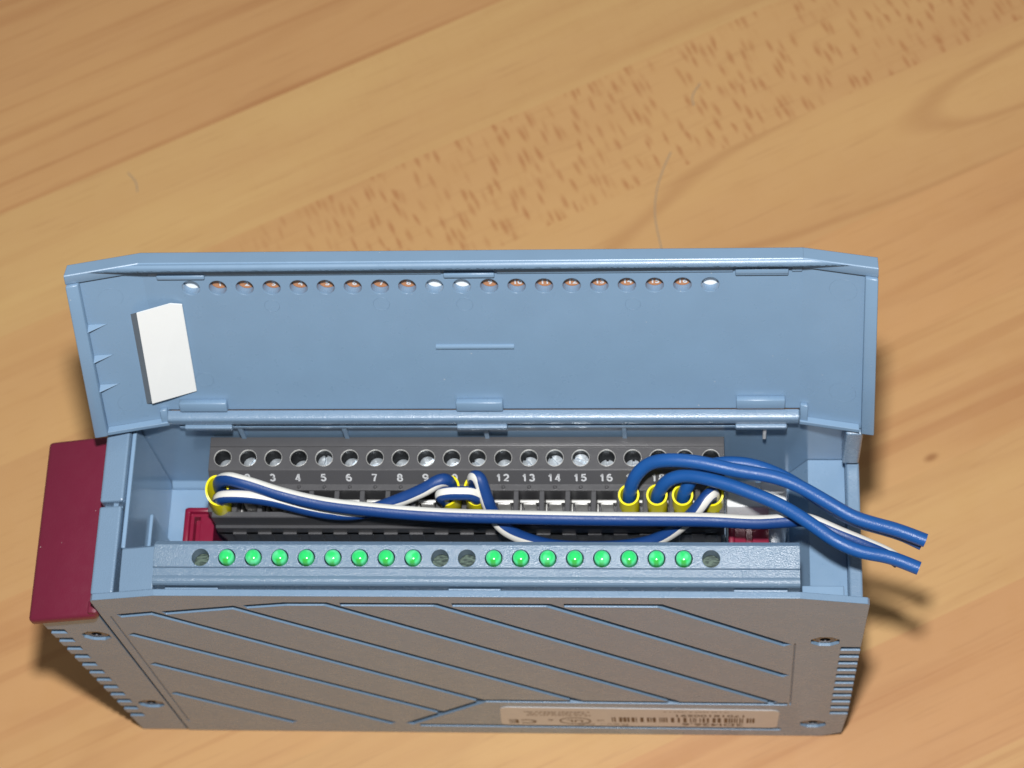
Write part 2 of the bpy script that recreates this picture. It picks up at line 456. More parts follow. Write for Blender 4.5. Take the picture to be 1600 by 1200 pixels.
def screw_head(x, z, y, parent):
    bm = BM()
    prof = [(0, .55), (1.0, .55), (1.05, 0.0), (1.9, 0.05), (2.2, .35), (2.3, .9), (0, .9)]
    lathe(bm, [(r, d) for r, d in prof], 0, 0, 18)
    for v in bm.verts: v.co = Vector((x + v.co.x, y + v.co.z, z + v.co.y))
    o = finish('housing_screw', bm, 'darksteel', parent, 35)
    bm = BM(); lathe(bm, [(2.15, .3), (2.55, .2), (2.6, .9), (2.15, .9), (2.15, .3)], 0, 0, 18)
    for v in bm.verts: v.co = Vector((x + v.co.x, y + v.co.z, z + v.co.y))
    finish('washer', bm, 'brass', o, 35)
for x, z in SCR: screw_head(x, z, .4, mod)

# side, back and inner walls
bm = BM()
def slope_l(x, y, z): return (x, y, z + (x + 70.3) * .17 if z > 80 else z)
box(bm, -70.2, -65.6, 1.32, 19.2, .4, 93.6, .45, slope_l)
box(bm, -70.2, -65.4, 20.1, 38.6, .4, 93.7, .45, slope_l)
box(bm, -69.7, -66.2, 18.5, 21, .4, 91.2)
box(bm, -67.6, -66.6, 19.0, 20.3, 80, 92.9)
finish('left_wall', bm, 'shell', mod)
bm = BM()
box(bm, -65.35, -64.5, 11, 36.9, 60, 92.8, .25)
box(bm, -64.6, -63.9, 11, 24.2, 60, 76, .2)
finish('wall_liner', bm, 'gloss', mod)
bm = BM()
box(bm, -65.3, 77.5, 37.0, 38.9, .4, 95.4, .3)
prism(bm, [(37.1, 60), (35.6, 60), (35.9, 60.6), (36.5, 61.2), (37.1, 61.8)], -64.4, 60)
finish('back_wall', bm, 'gloss', mod)
for x in (-44.2, -23.5, 4.4, 31.5):
    bm = BM(); prism(bm, [(37.02, 95), (36.3, 94.6), (36.1, 86.9), (37.02, 86.7)], x - .45, x + .45); finish('wall_rib', bm, 'gloss', mod)
bm = BM(); box(bm, 58.3, 59.0, 35.4, 37.05, 88, 94.4, .2); finish('light_pipe', bm, 'latch', mod)  # pale colour stands in for the glint on a clear piece
bm = BM(); box(bm, -56, 63, 36.1, 37.02, 92.2, 93.3, .15); finish('wall_ledge', bm, 'gloss', mod)
bm = BM(); box(bm, -65.3, 62.4, 10.75, 36.95, 56, 60); finish('inner_floor', bm, 'gloss', mod)
# right end: low deck the cables leave over
bm = BM()
prism(bm, [(1.4, 66), (1.4, 73.5), (36.9, 73.5), (36.9, 66)], 64.0, 74.85, dx0=[0, 3.6, 3.6, 0])
prism(bm, [(1.45, 40), (1.45, 66.1), (36.85, 66.1), (36.85, 40)], 63.4, 74.8)
box(bm, 65.2, 73.0, 1.35, 4.0, 88.2, 92.6, .2)
finish('right_deck', bm, 'smooth', mod)
bm = BM()
box(bm, 74.9, 77.45, 1.32, 36.9, .4, 78.5, .4)
box(bm, 74.0, 77.3, 33.5, 38.4, 80, 95.2, .4)
finish('right_wall', bm, 'shell', mod)
bm = BM(); box(bm, 64.9, 67.7, 2.3, 38, .4, 39.5); finish('base_block', bm, 'shell', mod)

# strip that carries the signal lamps
bm = BM()
LX = [(i - 9.5) * 5.08 for i in range(20)]
LY, LZ = 7.2, 98.3
relief(bm, [(-57.3, 5.4), (64.7, 5.4), (64.7, 9.7), (-57.3, 9.7)], [], [circle(x, LY, 1.68, 28) for x in LX], 2.9, lambda a, b, d: (a, b, LZ + (b - 7.2) * .1 - d))
prism(bm, [(1.35, 92), (1.35, 94.2), (2.1, 94.3), (2.1, 96.9), (2.3, 97.4), (2.7, 97.7), (3.2, 97.75), (3.7, 97.6), (3.8, 97.5), (5.3, 97.6), (5.4, 98.1), (5.4, 92)], -57.3, 64.7)
prism(bm, [(9.7, 98.53), (10.75, 97.5), (10.75, 60), (9.7, 60)], -57.3, 64.7)
finish('lamp_strip', bm, 'strip', mod)
bm = BM()
prism(bm, [(1.35, 96.7), (3, 97.0), (9.7, 97.3), (10.2, 96.6), (10.2, 70), (1.35, 70)], -64.2, -57.35, f=lambda x, y, z: (x, y, z - (-57.4 - x) * .25 if z > 90 else z))
finish('lamp_strip_end', bm, 'shell', mod)
bm = BM(); box(bm, -57, 64.5, 5.5, 9.6, 93.4, 95.2); finish('circuit_board', bm, 'pcb', mod)
led0 = None
for i, x in enumerate(LX):
    if i in (0, 9, 10, 19): continue
    if led0 is None:
        bm = BM(); lathe(bm, [(0, 95.25), (1.45, 95.25), (1.46, 98.5), (1.43, 98.85), (1.30, 99.2), (1.03, 99.47), (.7, 99.63), (.35, 99.7), (0, 99.72)], 0, 0, 28)
        for v in bm.verts: v.co += Vector((x, LY, 0))
        led0 = finish('signal_lamp', bm, 'led', mod, 50, origin=(x, LY, 95.25))
    else: again('signal_lamp', led0, (x, LY, 95.25), mod)

# left end cap under its burgundy cover
out = [(-81.0, .3), (-70.8, .3), (-70.8, 84.0), (-83.4, 80.8)]
a, b = (-82.4, 81.0), (-81.0, .3)
edge = []
for i in range(12):
    z = 75.0 - i * 5.55
    x = -83.4 + 2.4 * (80.8 - z) / 80.5
    edge += [(x, z), (x + 3.4, z), (x + 3.4, z - 2.7), (x, z - 2.7)]
out = out[:4] + edge
rec = [(circle(-74.4, z, 3.0, 8, R(22.5)), 1.9) for z in (70.8, 21.2)]
bm = BM(); relief(bm, out, rec, [], 2.4, lambda p, q, d: (p, d + .15, q))
finish('end_cap_panel', bm, 'shell', mod)
bm = BM(); box(bm, -80.6, -70.9, 2.6, 37, .4, 80.4, .5); finish('end_cap_body', bm, 'shell', mod)
for z in (70.8, 21.2): screw_head(-74.4, z, .55, mod)
bm = BM()
box(bm, -85.1, -70.6, -.7, 37.2, 80.0, 83.0, .9, lambda x, y, z: (x, y, z + (x + 84.5) * .27), 3)
finish('end_cover', bm, 'burgundy', mod, 40)
bm = BM(); box(bm, -72.2, -70.35, -.35, 2.2, 84.6, 87.2, .3); finish('cover_hook', bm, 'burgundy', mod, 40)

# hinge rail along the back
bm = BM()
prism(bm, [(35.6, 95.6), (35.5, 97.5), (35.7, 97.9), (36.2, 98.1), (37.5, 98.1), (37.8, 97.6), (37.8, 95.45), (37, 95.5)], -57.3, 65.0)
finish('hinge_rail', bm, 'shell', mod, 50)
for x0, x1 in ((-54.4, -45), (-.8, 9.0), (53, 62.8)):
    bm = BM(); box(bm, x0, x1, 34.9, 36.9, 94.1, 95.3, .2); finish('hinge_clip', bm, 'shell', mod)

# cover flap, opened past upright; a = along the module, s = from hinge to free edge, t = towards the inside
SD = Vector((0, .4216, .9068)); ND = Vector((0, -.9068, .4216)); HG = Vector((0, 38.1, 98.0))
def dp(a, s, t=0.0):
    bend = 0.0; x = a
    if a < -57: bend = (-57 - a) * .27; x = a - (a + 57) / -13.5 * (38 - s) / 41 * 1.4
    if a > 65: bend = (a - 65) * .235; x = a + (a - 65) / 13.2 * (38 - s) / 41 * 1.0
    p = HG + SD * s + ND * (t + bend); return (x, p.y, p.z)
SH, SE = 30.1, 36.7
out = [(-70.2, -3.4), (-57.3, -3.4), (-57.3, -.35), (65.2, -.35), (65.2, -3.4), (78.2, -3.4), (78.2, SE), (-70.2, SE)]
bm = BM()
relief(bm, out, [], [circle(x, SH, 1.68, 24) for x in LX], 2.0, lambda a, b, d: dp(a, b, -d), edges=[((-57, -.3), (-57, SE - .01)), ((65, -.3), (65, SE - .01))])
door = finish('cover_flap', bm, 'smooth', mod)
def dbox(name, a0, a1, s0, s1, t0, t1, r=.2, mat='smooth', parent=None):
    bm = BM()
    n = 1
    box(bm, a0, a1, s0, s1, t0, t1, r)
    for v in bm.verts: v.co = Vector(dp(*v.co))
    return finish(name, bm, mat, parent or door, 35)
# raised rim: three lengths along the free edge and one down each end
bm = BM()
for a0, a1 in ((-70.2, -57), (-57, 65), (65, 78.2)):
    prism(bm, [(SE - 2.1, -.3), (SE - 1.95, .95), (SE - 1.8, 1.05), (SE + .05, 1.1), (SE + .2, .95), (SE + .2, -2.1), (SE - .02, -2.1), (SE - .02, -.3)], a0, a1, f=lambda x, s, t: dp(x, s, t))
prism(bm, [(-3.4, .01), (-3.4, 1.2), (-2.6, 1.3), (-2.2, .01)], -68.0, -57.3, f=lambda x, s, t: dp(x, s, t))
prism(bm, [(-3.4, .01), (-3.4, 1.2), (-2.6, 1.3), (-2.2, .01)], 65.2, 75.6, f=lambda x, s, t: dp(x, s, t))
for a0, a1 in ((-70.2, -67.9), (75.9, 78.2)):
    box(bm, a0, a1, -3.4, SE - 2.1, .01, 1.6, .3, lambda x, y, z: dp(x, y, z))
finish('rim', bm, 'smooth', door, 35)
dbox('inner_ledge', -55.8, -1.0, 33.3, 34.55, .0, .45, .15); dbox('inner_ledge', 9.2, 52.4, 33.3, 34.55, .0, .45, .15); dbox('inner_ledge', 63, 64.9, 33.3, 34.55, .0, .45, .15)
dbox('inner_ledge', -58.6, -57.35, -3.3, .5, .0, 1.0, .15); dbox('inner_ledge', 65.25, 66.6, -3.3, 1.3, .0, 1.0, .15)
for a0, a1, s0 in ((-54.2, -45.2, 31.9), (-.6, 8.8, 31.9), (52.8, 62.4, 32.0)):
    dbox('guide_tab', a0, a1, s0 + .7, s0 + 1.7, -.05, .75, .2)
dbox('guide_tab', 52.8, 62.4, 33.2, 34.5, 0, 1.0, .2)
for a0, a1, s0 in ((-54.7, -45.3, .2), (-.6, 8.5, .2), (53.1, 62.4, .7)):
    dbox('hinge_tab', a0, a1, s0, s0 + 2.3, 0, 1.5, .3)
# sunk-edged bar in the middle
bm = BM()
prism(bm, [(15.5 - .55 * math.cos(R(k * 20)), .5 * math.sin(R(k * 20)) + .02) for k in range(10)], -3.4, 11.4, f=lambda x, q, t: dp(x, q, t))
finish('grip_bar', bm, 'bar', door, 50)
# stiffening gussets on the left end
for s in (23.0, 15.4, 8.0):
    bm = BM()
    for a_, s_, t_ in ((-67.95, s - .9, .02), (-67.95, s + .9, .02), (-64.4, s + .35, .02), (-67.95, s, 1.5)):
        bm.verts.new(dp(a_, s_, t_))
    v = list(bm.verts)
    for q in ((0, 1, 2), (0, 3, 1), (1, 3, 2), (0, 2, 3)): bm.faces.new([v[i] for i in q])
    finish('gusset', bm, 'smooth', door)
# round ejector-pin marks, barely proud of the plate
for a, s, r in ((-63.2, 29.2, 2.3), (-63.5, 3.2, 2.2), (-49, 7.4, 1.8), (-12.8, 26.0, 1.6), (2.8, 25.8, 1.6), (72.2, 30.0, 2.5), (72.6, 5.2, 2.4), (-33.5, 25.7, 1.5), (34, 25.6, 1.5)):
    bm = BM(); n = 32
    ring = [[bm.verts.new(dp(a + rr * math.cos(2 * math.pi * i / n), s + rr * math.sin(2 * math.pi * i / n), t)) for i in range(n)] for rr, t in ((r, -.01), (r - .08, .05), (r - .16, -.01))]
    for A, B in zip(ring, ring[1:]):
        for i in range(n): bm.faces.new((A[i], A[(i + 1) % n], B[(i + 1) % n], B[i]))
    finish('pin_mark', bm, 'smooth', door)
# printed strip in the window behind the holes
bm = BM(); box(bm, -53, 53, 27.2, 34.2, -2.55, -2.12)
for v in bm.verts: v.co = Vector(dp(*v.co))
strip = finish('label_strip', bm, 'white', door)
n = 0
for i, x in enumerate(LX):
    if i in (0, 9, 10, 19): continue
    n += 1
    bm = BM(); bm.faces.new([bm.verts.new(dp(p, q, -2.09)) for p, q in circle(x, SH - .6, 2.2, 20)])
    finish('printed_disc', bm, 'orange', strip)
    bm = BM(); text_bm(bm, str(n), 1.75, lambda u, v: dp(x - u * -1, SH - .75 + v * .8, -2.06), .06)
    finish('printed_number', bm, 'inkwhite', strip)

# ejector levers and latch
def lever(x0, x1, sgn):
    bm = BM()
    relief(bm, [(x0, 16.5), (x1, 16.5), (x1, 25.1), (x0, 25.1)], [([(x0 + 1.6 + (1.5 if sgn < 0 else 0), 18.2), (x0 + 2.9 + (1.5 if sgn < 0 else 0), 18.2), (x0 + 2.9 + (1.5 if sgn < 0 else 0), 23.6), (x0 + 1.6 + (1.5 if sgn < 0 else 0), 23.6)], 2.2)], [], 16, lambda a, b, d: (a, b, 76 - d))
    box(bm, x0 + .02, x1 - .02, 24.2, 25.3, 60.1, 77.2, .4)
    box(bm, min(x0, x1) + (-.3), x0 + .9, 16.6, 25.2, 60.1, 77.0, .35)
    finish('ejector_lever', bm, 'lever', mod, 40)
lever(-57.0, -51.3, 1); lever(52.0, 59.6, -1)
bm = BM()
box(bm, 51.3, 63.0, 23.2, 28.4, 60.1, 83.2, .5)
box(bm, 53.2, 57.0, 26.1, 28.2, 83, 84.4, .3); box(bm, 57.9, 62.6, 25.9, 28.2, 83, 84.6, .3)
box(bm, 59.4, 63.2, 21.6, 24, 60.1, 82.0, .4)
finish('latch_bracket', bm, 'latch', mod, 40)

# rating sticker on the front panel, upside down
bm = BM()
rr = 1.6; o_ = []
for cx_, cz_, a0 in ((61.3, 19.3, 0), (4.1, 20.2, 90), (3.5, 9.2, 180), (61.0, 8.6, 270)):
    for k in range(5):
        a = R(a0 + k * 22.5); o_.append((cx_ + rr * math.cos(a), cz_ + rr * math.sin(a)))
relief(bm, o_, [], [], .14, lambda a, b, d: (a, d - .12, b))
lab = finish('rating_sticker', bm, 'sticker', mod)
def lt(u, v): return (u, -.15, v)
def ltext(s, x, z, size, mat, bold=.0, sx=1.0, name='printed_text'):
    bm = BM(); text_bm(bm, s, size, lambda u, v: (x - u * sx, -.15, z - v), bold)
    finish(name, bm, mat, lab, normals=False)
def lbars(name, rects, mat):
    bm = BM()
    for x0, x1, z0, z1 in rects: bm.faces.new([bm.verts.new(lt(*q)) for q in ((x0, z0), (x1, z0), (x1, z1), (x0, z1))])
    finish(name, bm, mat, lab)
ltext('2DI426.6', 48.5, 9.3, 2.7, 'inkbrown', .03, 1.35)
ltext('17018100591', 48.0, 16.4, 2.3, 'inkbrown', .03, 1.25)
ltext('Rev.: C0', 24.5, 8.8, 2.2, 'inkgrey', .0, 1.5)
random.seed(3)
x = 26.5; bars = []
while x < 57.5:
    w = random.choice((.25, .25, .35, .5, .7)); bars.append((x, x + w, 10.9, 14.6)); x += w + random.choice((.2, .25, .4, .75))
lbars('barcode', bars, 'inkbrown')
ltext('CE', 6.8, 10.8, 4.2, 'inkbrown', .02, 1.3)
ltext('c', 13.0, 11.8, 2.2, 'inkbrown', .02, 1.3); ltext('us', 24.0, 11.8, 1.6, 'inkbrown', .02, 1.2)
bm = BM(); n_ = 36
for r0, r1 in ((3.5, 3.15),):
    A = [bm.verts.new(lt(18.4 + r0 * math.cos(2 * math.pi * i / n_), 11.4 + r0 * .78 * math.sin(2 * math.pi * i / n_))) for i in range(n_)]
    B = [bm.verts.new(lt(18.4 + r1 * math.cos(2 * math.pi * i / n_), 11.4 + r1 * .74 * math.sin(2 * math.pi * i / n_))) for i in range(n_)]
    for i in range(n_): bm.faces.new((A[i], A[(i + 1) % n_], B[(i + 1) % n_], B[i]))
finish('printed_ring', bm, 'inkbrown', lab)
ltext('UL', 18.4, 11.4, 2.6, 'inkbrown', .03, 1.2)
def dashes(x0, x1, z, h):   # small print too fine to read in the photograph
    x, q = x0, []
    while x < x1:
        w = random.uniform(.35, .8); q.append((x, min(x + w, x1), z, z + h)); x += w + random.choice((.2, .25, .6))
    return q
lbars('fine_print', dashes(7.5, 22.0, 18.1, .7) + dashes(8.5, 21.0, 16.8, .7) + dashes(8.0, 22.5, 15.5, .7) + dashes(38, 52, 19.0, .5), 'inkgrey')

# ---------------------------------------------------------------- plug-in terminal block
tb = empty('terminal_block', (0, 28, 60), 'dark grey twenty-way screw terminal block with white numbers, seated inside the open module', 'terminal block')
X0, X1 = -51.0, 50.9
TY, TZ = 32.1, 86.7
bm = BM()
relief(bm, [(X0, 29.7), (X1, 29.7), (X1, 36.5), (X0, 36.5)], [], [circle(x, TY, 1.76, 24) for x in LX], 7.5, lambda a, b, d: (a, b, TZ - d))
box(bm, X0 + .02, X1 - .02, 34.45, 36.48, 86.6, 87.0, .12)
prism(bm, [(29.7, TZ - .02), (29.55, TZ), (27.5, 84.05), (26.3, 84), (26.3, 76), (29.7, 76)], X0, X1)
prism(bm, [(21.75, 84), (20.8, 84), (20.6, 83.7), (20.5, 79.8), (20.0, 79.4), (20.0, 76), (21.75, 76)], X0 + .9, X1)
prism(bm, [(20.0, 76), (19.9, 64), (19.9, 60.1), (36.4, 60.1), (36.4, 79.2), (29.7, 79.2), (29.7, 77), (20.0, 77)], X0 + 1, X1 - 1, dx0=[0, 3.5, 3.5, 3.5, 0, 0, 0, 0])
for x in LX:
    bmesh.ops.create_uvsphere(bm, u_segments=10, v_segments=6, radius=.36, matrix=Matrix.Translation((x, 26.95, 84.05)))
for i in range(20):
    x = (i - 9.5) * 5.08
    box(bm, x + 1.2, x + 3.9 if i < 19 else x + 2.0, 19.6, 20.4, 70, 77.0)
finish('block_body', bm, 'block', tb, 30)
dv = None
for i in range(21):
    x = max(X0 + .5, min(X1 - .5, (i - 10) * 5.08))
    if dv is None:
        bm = BM(); box(bm, x - .5, x + .5, 21.76, 26.28, 77.0, 83.95, .1, seg=1); dv = finish('divider', bm, 'block', tb)
    else: again('divider', dv, (x, WL[dv].y, WL[dv].z), tb)
DEP = [4.9, 3.7, 4.3, 5.4, 2.6, 4.1, 4.0, 4.7, 3.2, 4.1, 4.2, 4.8, 3.5, 2.6, 1.9, 4.9, 4.9, 5.0, 5.0, 5.3]
ANG = [20, 60, 35, 10, 92, 50, 5, 45, 35, 25, 140, 30, 135, 130, 150, 90, 88, 92, 90, 91]
s0 = None
for x, d, a in zip(LX, DEP, ANG):
    if s0 is None:
        bm = BM(); relief(bm, circle(0, 0, 1.58, 24), [([(-1.63, -.25), (1.63, -.25), (1.63, .25), (-1.63, .25)], .9)], [], 1.5, lambda p, q, e: (p, q, -e))
        for v in bm.verts: v.co += Vector((x, TY, TZ - d))
        s0 = finish('clamp_screw', bm, 'zinc', tb, origin=(x, TY, TZ - d)); s0.rotation_euler = (0, 0, R(a))
    else: again('clamp_screw', s0, (x, TY, TZ - d), tb, R(a))
g0 = g1 = None
for x in LX:   # metal mouth and bore of each screw hole, blackened to deepen its shade
    if g0 is None:
        bm = BM(); lathe(bm, [(1.75, TZ - .3), (1.78, TZ + .05), (1.72, TZ + .07), (1.66, TZ - .02), (1.66, TZ - .3), (1.75, TZ - .3)], x, TY, 28)
        g0 = finish('bore_rim', bm, 'nickel', tb, 40, origin=(x, TY, TZ))
        bm = BM(); lathe(bm, [(1.75, TZ - .31), (1.65, TZ - .31), (1.64, TZ - 7.2), (1.75, TZ - 7.2)], x, TY, 28)
        g1 = finish('bore', bm, 'black', tb, 40, origin=(x, TY, TZ))
    else: again('bore_rim', g0, (x, TY, TZ), tb); again('bore', g1, (x, TY, TZ), tb)
c0 = None
for x in LX:
    if c0 is None:
        bm = BM()
        box(bm, x - 1.9, x + 1.9, 24.5, 25.1, 81.6, 82.1, .12)
        box(bm, x - 1.25, x + 1.25, 24.3, 24.9, 77.1, 81.6, .15)
        box(bm, x - 1.95, x - 1.7, 22.6, 25.0, 77.1, 80.2, .05)
        c0 = finish('wire_clamp', bm, 'nickel', tb, 35, origin=(x, 25, 77))
    else: again('wire_clamp', c0, (x, 25, 77), tb)
# numbers on the sloping face
e1 = Vector((0, 29.55 - 27.5, TZ - 84.05)).normalized(); en = Vector((0, -e1.z, e1.y))
cm = Vector((0, 28.5, 85.35)) + en * .04
def arc(cx, cy, rx, ry, a0, a1, n=12): return [(cx + rx * math.cos(R(a0 + (a1 - a0) * k / n)), cy + ry * math.sin(R(a0 + (a1 - a0) * k / n))) for k in range(n + 1)]
GLY = {'0': [arc(.5, .5, .36, .42, 90, 450, 24)], '1': [[(.2, .68), (.42, .78), (.55, 1.0)], [(.52, 1.0), (.52, 0)]],
    '2': [arc(.5, .66, .34, .26, 165, -35) + [(.16, .08), (.88, .08)]], '3': [arc(.48, .71, .31, .21, 160, -90), arc(.48, .29, .36, .23, 90, -165)],
    '4': [[(.9, .24), (.12, .24), (.62, .95)], [(.66, 1.0), (.66, 0)]], '5': [[(.84, .92), (.27, .92), (.2, .5)] + arc(.48, .33, .36, .26, 125, -160)],
    '6': [arc(.5, .5, .36, .42, 55, 180)[:-1] + arc(.5, .32, .36, .25, 180, 540, 20)], '7': [[(.12, .92), (.88, .92), (.6, .5), (.42, 0)]],
    '8': [arc(.5, .73, .3, .2, -90, 270, 18), arc(.5, .28, .37, .23, 90, 450, 18)], '9': [arc(.5, .68, .36, .25, 0, 360, 20)[:-1] + arc(.5, .5, .36, .42, 0, -125)]}
def number(bm, s, h, f):
    w = h * .72; adv = h * .86; x0 = -(adv * (len(s) - 1) + w) / 2
    for ch in s:
        for st in GLY[ch]:
            pts = [(x0 + p * w, (q - .5) * h) for p, q in st]
            closed = (Vector(pts[0]) - Vector(pts[-1])).length < .05 * h and len(pts) > 8
            if closed: pts = pts[:-1]
            n = len(pts); L = []
            for k in range(n):
                pa = Vector(pts[(k - 1) % n] if closed or k else pts[k]); pb = Vector(pts[(k + 1) % n] if closed or k < n - 1 else pts[k])
                d = (pb - pa).normalized(); q = Vector((-d.y, d.x)) * h * .105
                L.append((Vector(pts[k]) + q, Vector(pts[k]) - q))
            V = [(bm.verts.new(f(*a_)), bm.verts.new(f(*b_))) for a_, b_ in L]
            for k in range(n if closed else n - 1):
                A, B = V[k], V[(k + 1) % n]; bm.faces.new((A[0], A[1], B[1], B[0]))
        x0 += adv
for i, x in enumerate(LX):
    bm = BM(); number(bm, str(i + 1), 1.65, lambda u, v: Vector((x + u - .1, 0, 0)) + cm + e1 * v)
    finish('printed_number', bm, 'inkwhite', tb)

# ---------------------------------------------------------------- cables
def spline(P, per=9):
    P = [Vector(p) for p in P]; out = []
    Q = [P[0] * 2 - P[1]] + P + [P[-1] * 2 - P[-2]]
    for i in range(1, len(Q) - 2):
        p0, p1, p2, p3 = Q[i - 1:i + 3]
        for k in range(per):
            t = k / per
            out.append(.5 * ((2 * p1) + (p2 - p0) * t + (2 * p0 - 5 * p1 + 4 * p2 - p3) * t * t + (3 * p1 - p0 - 3 * p2 + p3) * t ** 3))
    out.append(P[-1]); return out
def relax(P, n=6):
    for _ in range(n):
        P = [P[0]] + [(P[i - 1] + P[i] * 2 + P[i + 1]) / 4 for i in range(1, len(P) - 1)] + [P[-1]]
    return P
def cable(name, pts, rad, label, group, mats, dirs=None, seg=30, half=2, coreend=False):
    P = relax(spline(pts)); n = len(P)
    bm = BM(); rings = []
    keys = dirs or [(0, (0, 0, 1))]
    for i, p in enumerate(P):
        T = (P[min(i + 1, n - 1)] - P[max(i - 1, 0)]).normalized()
        u = i / (n - 1); D = Vector(keys[-1][1])
        for (ua, da), (ub, db) in zip(keys, keys[1:]):
            if u <= ub:
                k = max(0, (u - ua) / (ub - ua)); D = Vector(da).lerp(Vector(db), k); break
        else:
            if len(keys) == 1: D = Vector(keys[0][1])
        if u <= keys[0][0]: D = Vector(keys[0][1])
        Nn = (D - T * D.dot(T))
        Nn = Nn.normalized() if Nn.length > 1e-3 else T.orthogonal().normalized()
        B = T.cross(Nn)
        rings.append([bm.verts.new(p + (Nn * math.cos(2 * math.pi * (k - .5) / seg) + B * math.sin(2 * math.pi * (k - .5) / seg)) * rad) for k in range(seg)])
    for a, b in zip(rings, rings[1:]):
        for k in range(seg):
            f = bm.faces.new((a[k], a[(k + 1) % seg], b[(k + 1) % seg], b[k]))
            kk = min(k, seg - k)
            f.material_index = 1 if dirs and kk <= half else 0
    bm.faces.new(rings[0][::-1]); bm.faces.new(rings[-1])
    o = finish(name, bm, mats, None, 60)
    tag(o, label, 'wire', group)
    if coreend:
        T = (P[-1] - P[-2]).normalized(); c = P[-1] + T * .06; q = T.orthogonal().normalized(); w = T.cross(q)
        bm = BM(); bm.faces.new([bm.verts.new(c + (q * math.cos(a * math.pi / 8) + w * math.sin(a * math.pi / 8)) * .75) for a in range(16)])
        finish('copper_core', bm, 'copper', o)
    return o
def ferrule(parent, cx, cy, rx, ry, z0, z1, tx=0.0, ty=0.0, th=.34):
    bm = BM(); n = 32; rg = []
    for f_, zz in ((.86, 0), (1, .12), (1, .9), (1.03, 1.0)):
        rg.append([bm.verts.new((cx + rx * f_ * math.cos(2 * math.pi * i / n), cy + ry * f_ * math.sin(2 * math.pi * i / n), z0 + (z1 + tx * rx * math.cos(2 * math.pi * i / n) + ty * ry * math.sin(2 * math.pi * i / n) - z0) * zz)) for i in range(n)])
    for zz in (1.0, .3):
        rg.append([bm.verts.new((cx + (rx - th) * math.cos(2 * math.pi * i / n), cy + (ry - th) * math.sin(2 * math.pi * i / n), z0 + (z1 + tx * rx * math.cos(2 * math.pi * i / n) + ty * ry * math.sin(2 * math.pi * i / n) - z0) * zz)) for i in range(n)])
    for a, b in zip(rg, rg[1:]):
        for i in range(n): bm.faces.new((a[i], a[(i + 1) % n], b[(i + 1) % n], b[i]))
    for v in bm.verts: v.co.y += (v.co.z - z1) * .14
    finish('ferrule', bm, 'ferrule', parent, 50)

SW, BW = ['wire', 'stripe'], 'wirelight'
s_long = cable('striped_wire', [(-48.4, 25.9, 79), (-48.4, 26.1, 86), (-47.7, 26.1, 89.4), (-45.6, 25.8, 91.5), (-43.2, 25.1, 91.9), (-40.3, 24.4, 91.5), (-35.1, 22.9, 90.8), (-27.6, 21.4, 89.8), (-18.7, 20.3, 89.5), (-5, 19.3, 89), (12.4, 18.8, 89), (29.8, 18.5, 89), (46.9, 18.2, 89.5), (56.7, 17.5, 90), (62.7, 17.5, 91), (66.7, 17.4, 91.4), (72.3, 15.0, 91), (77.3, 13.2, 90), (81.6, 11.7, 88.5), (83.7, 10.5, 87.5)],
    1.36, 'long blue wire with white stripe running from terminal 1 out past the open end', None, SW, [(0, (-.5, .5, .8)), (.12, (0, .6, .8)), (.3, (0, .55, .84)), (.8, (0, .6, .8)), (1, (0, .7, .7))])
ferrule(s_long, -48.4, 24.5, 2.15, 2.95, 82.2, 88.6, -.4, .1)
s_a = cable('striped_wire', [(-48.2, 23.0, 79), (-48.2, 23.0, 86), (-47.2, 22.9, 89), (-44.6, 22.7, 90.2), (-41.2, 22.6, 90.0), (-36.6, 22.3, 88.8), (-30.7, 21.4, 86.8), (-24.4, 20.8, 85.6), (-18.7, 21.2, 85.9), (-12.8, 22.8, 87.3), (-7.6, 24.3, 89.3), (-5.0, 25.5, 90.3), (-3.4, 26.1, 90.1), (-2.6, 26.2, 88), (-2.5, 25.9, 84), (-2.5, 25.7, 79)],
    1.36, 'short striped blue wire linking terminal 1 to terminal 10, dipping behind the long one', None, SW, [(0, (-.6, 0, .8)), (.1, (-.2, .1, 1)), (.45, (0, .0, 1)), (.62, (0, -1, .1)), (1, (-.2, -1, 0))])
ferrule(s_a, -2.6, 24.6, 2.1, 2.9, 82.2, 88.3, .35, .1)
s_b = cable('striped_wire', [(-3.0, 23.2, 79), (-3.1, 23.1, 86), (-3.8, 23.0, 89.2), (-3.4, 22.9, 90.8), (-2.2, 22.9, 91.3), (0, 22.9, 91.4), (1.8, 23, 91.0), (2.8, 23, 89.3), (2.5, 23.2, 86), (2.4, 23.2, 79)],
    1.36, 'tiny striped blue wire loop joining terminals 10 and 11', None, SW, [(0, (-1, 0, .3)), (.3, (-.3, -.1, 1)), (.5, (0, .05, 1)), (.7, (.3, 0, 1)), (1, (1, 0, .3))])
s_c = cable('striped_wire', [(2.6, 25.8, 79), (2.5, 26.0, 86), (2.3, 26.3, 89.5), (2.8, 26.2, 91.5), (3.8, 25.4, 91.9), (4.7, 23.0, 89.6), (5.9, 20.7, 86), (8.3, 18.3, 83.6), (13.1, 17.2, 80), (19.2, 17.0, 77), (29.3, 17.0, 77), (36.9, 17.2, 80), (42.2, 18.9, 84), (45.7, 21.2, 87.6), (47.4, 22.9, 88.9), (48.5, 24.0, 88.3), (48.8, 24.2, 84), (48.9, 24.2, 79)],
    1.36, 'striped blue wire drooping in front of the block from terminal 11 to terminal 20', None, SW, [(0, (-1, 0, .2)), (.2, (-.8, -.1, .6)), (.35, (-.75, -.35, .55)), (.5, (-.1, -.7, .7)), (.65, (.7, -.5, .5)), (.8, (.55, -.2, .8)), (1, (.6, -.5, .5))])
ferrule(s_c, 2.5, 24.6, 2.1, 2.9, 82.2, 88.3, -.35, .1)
ferrule(s_c, 48.7, 24.2, 2.0, 2.1, 78.6, 87.0, .3, .1)
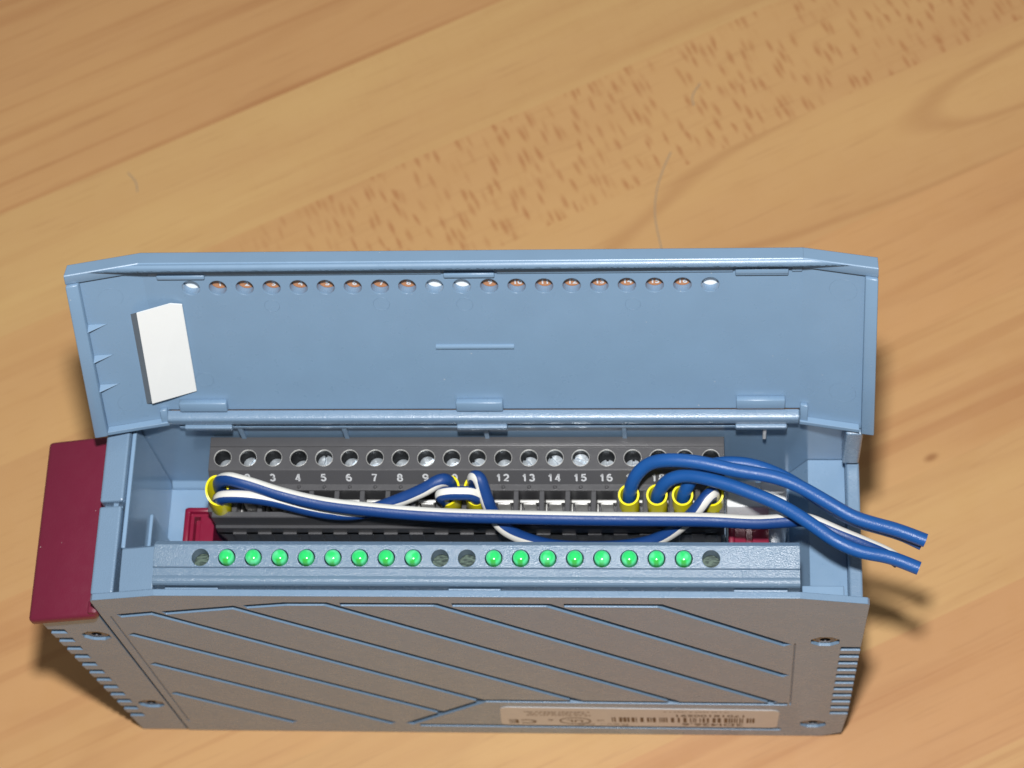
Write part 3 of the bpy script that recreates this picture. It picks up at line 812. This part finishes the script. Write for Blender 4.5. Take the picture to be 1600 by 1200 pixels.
bl = 'blue wires leaving the open end of the module'
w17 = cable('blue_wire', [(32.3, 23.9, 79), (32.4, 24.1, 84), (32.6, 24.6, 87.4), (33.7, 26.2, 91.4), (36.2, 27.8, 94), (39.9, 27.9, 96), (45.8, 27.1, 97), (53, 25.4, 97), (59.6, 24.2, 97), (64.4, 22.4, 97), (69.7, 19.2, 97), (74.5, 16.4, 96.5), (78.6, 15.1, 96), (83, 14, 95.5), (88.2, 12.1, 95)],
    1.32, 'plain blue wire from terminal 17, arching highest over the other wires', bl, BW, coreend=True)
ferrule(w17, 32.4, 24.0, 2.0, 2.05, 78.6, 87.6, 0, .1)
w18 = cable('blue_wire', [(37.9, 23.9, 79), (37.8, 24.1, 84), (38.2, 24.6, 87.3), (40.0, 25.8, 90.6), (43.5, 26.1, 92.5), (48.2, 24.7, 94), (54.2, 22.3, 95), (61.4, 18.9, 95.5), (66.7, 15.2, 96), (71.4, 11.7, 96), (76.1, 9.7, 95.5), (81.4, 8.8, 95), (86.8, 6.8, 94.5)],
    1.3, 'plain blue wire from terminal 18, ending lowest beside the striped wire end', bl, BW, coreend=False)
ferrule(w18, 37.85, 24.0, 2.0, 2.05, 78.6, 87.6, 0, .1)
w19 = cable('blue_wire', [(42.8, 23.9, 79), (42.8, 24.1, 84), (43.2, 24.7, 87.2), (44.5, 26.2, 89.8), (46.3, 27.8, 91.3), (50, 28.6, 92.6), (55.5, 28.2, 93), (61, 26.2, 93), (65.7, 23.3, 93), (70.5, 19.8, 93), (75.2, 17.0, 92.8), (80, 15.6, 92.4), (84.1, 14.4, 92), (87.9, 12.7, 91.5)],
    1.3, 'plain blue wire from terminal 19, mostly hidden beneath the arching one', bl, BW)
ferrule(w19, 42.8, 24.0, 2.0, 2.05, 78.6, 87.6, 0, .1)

# ---------------------------------------------------------------- white tile stuck inside the flap
tile = empty('adhesive_tile', dp(-55.5, 15, 0), 'small white tile with a grey edge stuck inside the open flap', 'tile')
top = [(-58.8, 26.1, 2.5), (-52.5, 27.2, 1.1), (-50.4, 26.6, .65), (-50.9, 4.9, .5), (-59.5, 3.4, 2.5)]
bot = [(-61.2, 24.0, .4), (-52.8, 26.2, .06), (-50.6, 26.0, .06), (-51.1, 4.3, .06), (-61.9, 1.3, .4)]
def flat(a, s, t):
    p = HG + SD * s + ND * t; return Vector((a, p.y, p.z))
def slab(name, up, lo, mat):
    bm = BM(); A = [bm.verts.new(p) for p in up]; B = [bm.verts.new(p) for p in lo]; n = len(A)
    bm.faces.new(A); bm.faces.new(B[::-1])
    for i in range(n): bm.faces.new((A[i], B[i], B[(i + 1) % n], A[(i + 1) % n]))
    finish(name, bm, mat, tile)
T3 = [flat(*p) for p in top]; B3 = [flat(*p) for p in bot]
slab('white_face', T3, [p - ND * .3 for p in T3], 'white')
slab('foam_pad', [p - ND * .31 for p in T3], B3, 'foam')

# faint pencil marks on the wood
def mark(pts, w=.35):
    P = spline([(x, y, .05) for x, y in pts], 5); bm = BM(); prev = None
    for i, p in enumerate(P):
        T = (P[min(i + 1, len(P) - 1)] - P[max(i - 1, 0)]).normalized(); q = Vector((-T.y, T.x, 0)) * w / 2
        cur = (bm.verts.new(p + q), bm.verts.new(p - q))
        if prev: bm.faces.new((prev[0], prev[1], cur[1], cur[0]))
        prev = cur
    finish('pencil_mark', bm, 'mark', table)

for p in ([(38.7, 149.0), (36.8, 144.1), (35.2, 137.8), (34.9, 130.6), (36.6, 121.4)], [(46.0, 168.8), (44.1, 165.1), (44.4, 162.3)], [(-99.0, 144.9), (-96.7, 142.1), (-96.0, 139.3)]): mark(p)
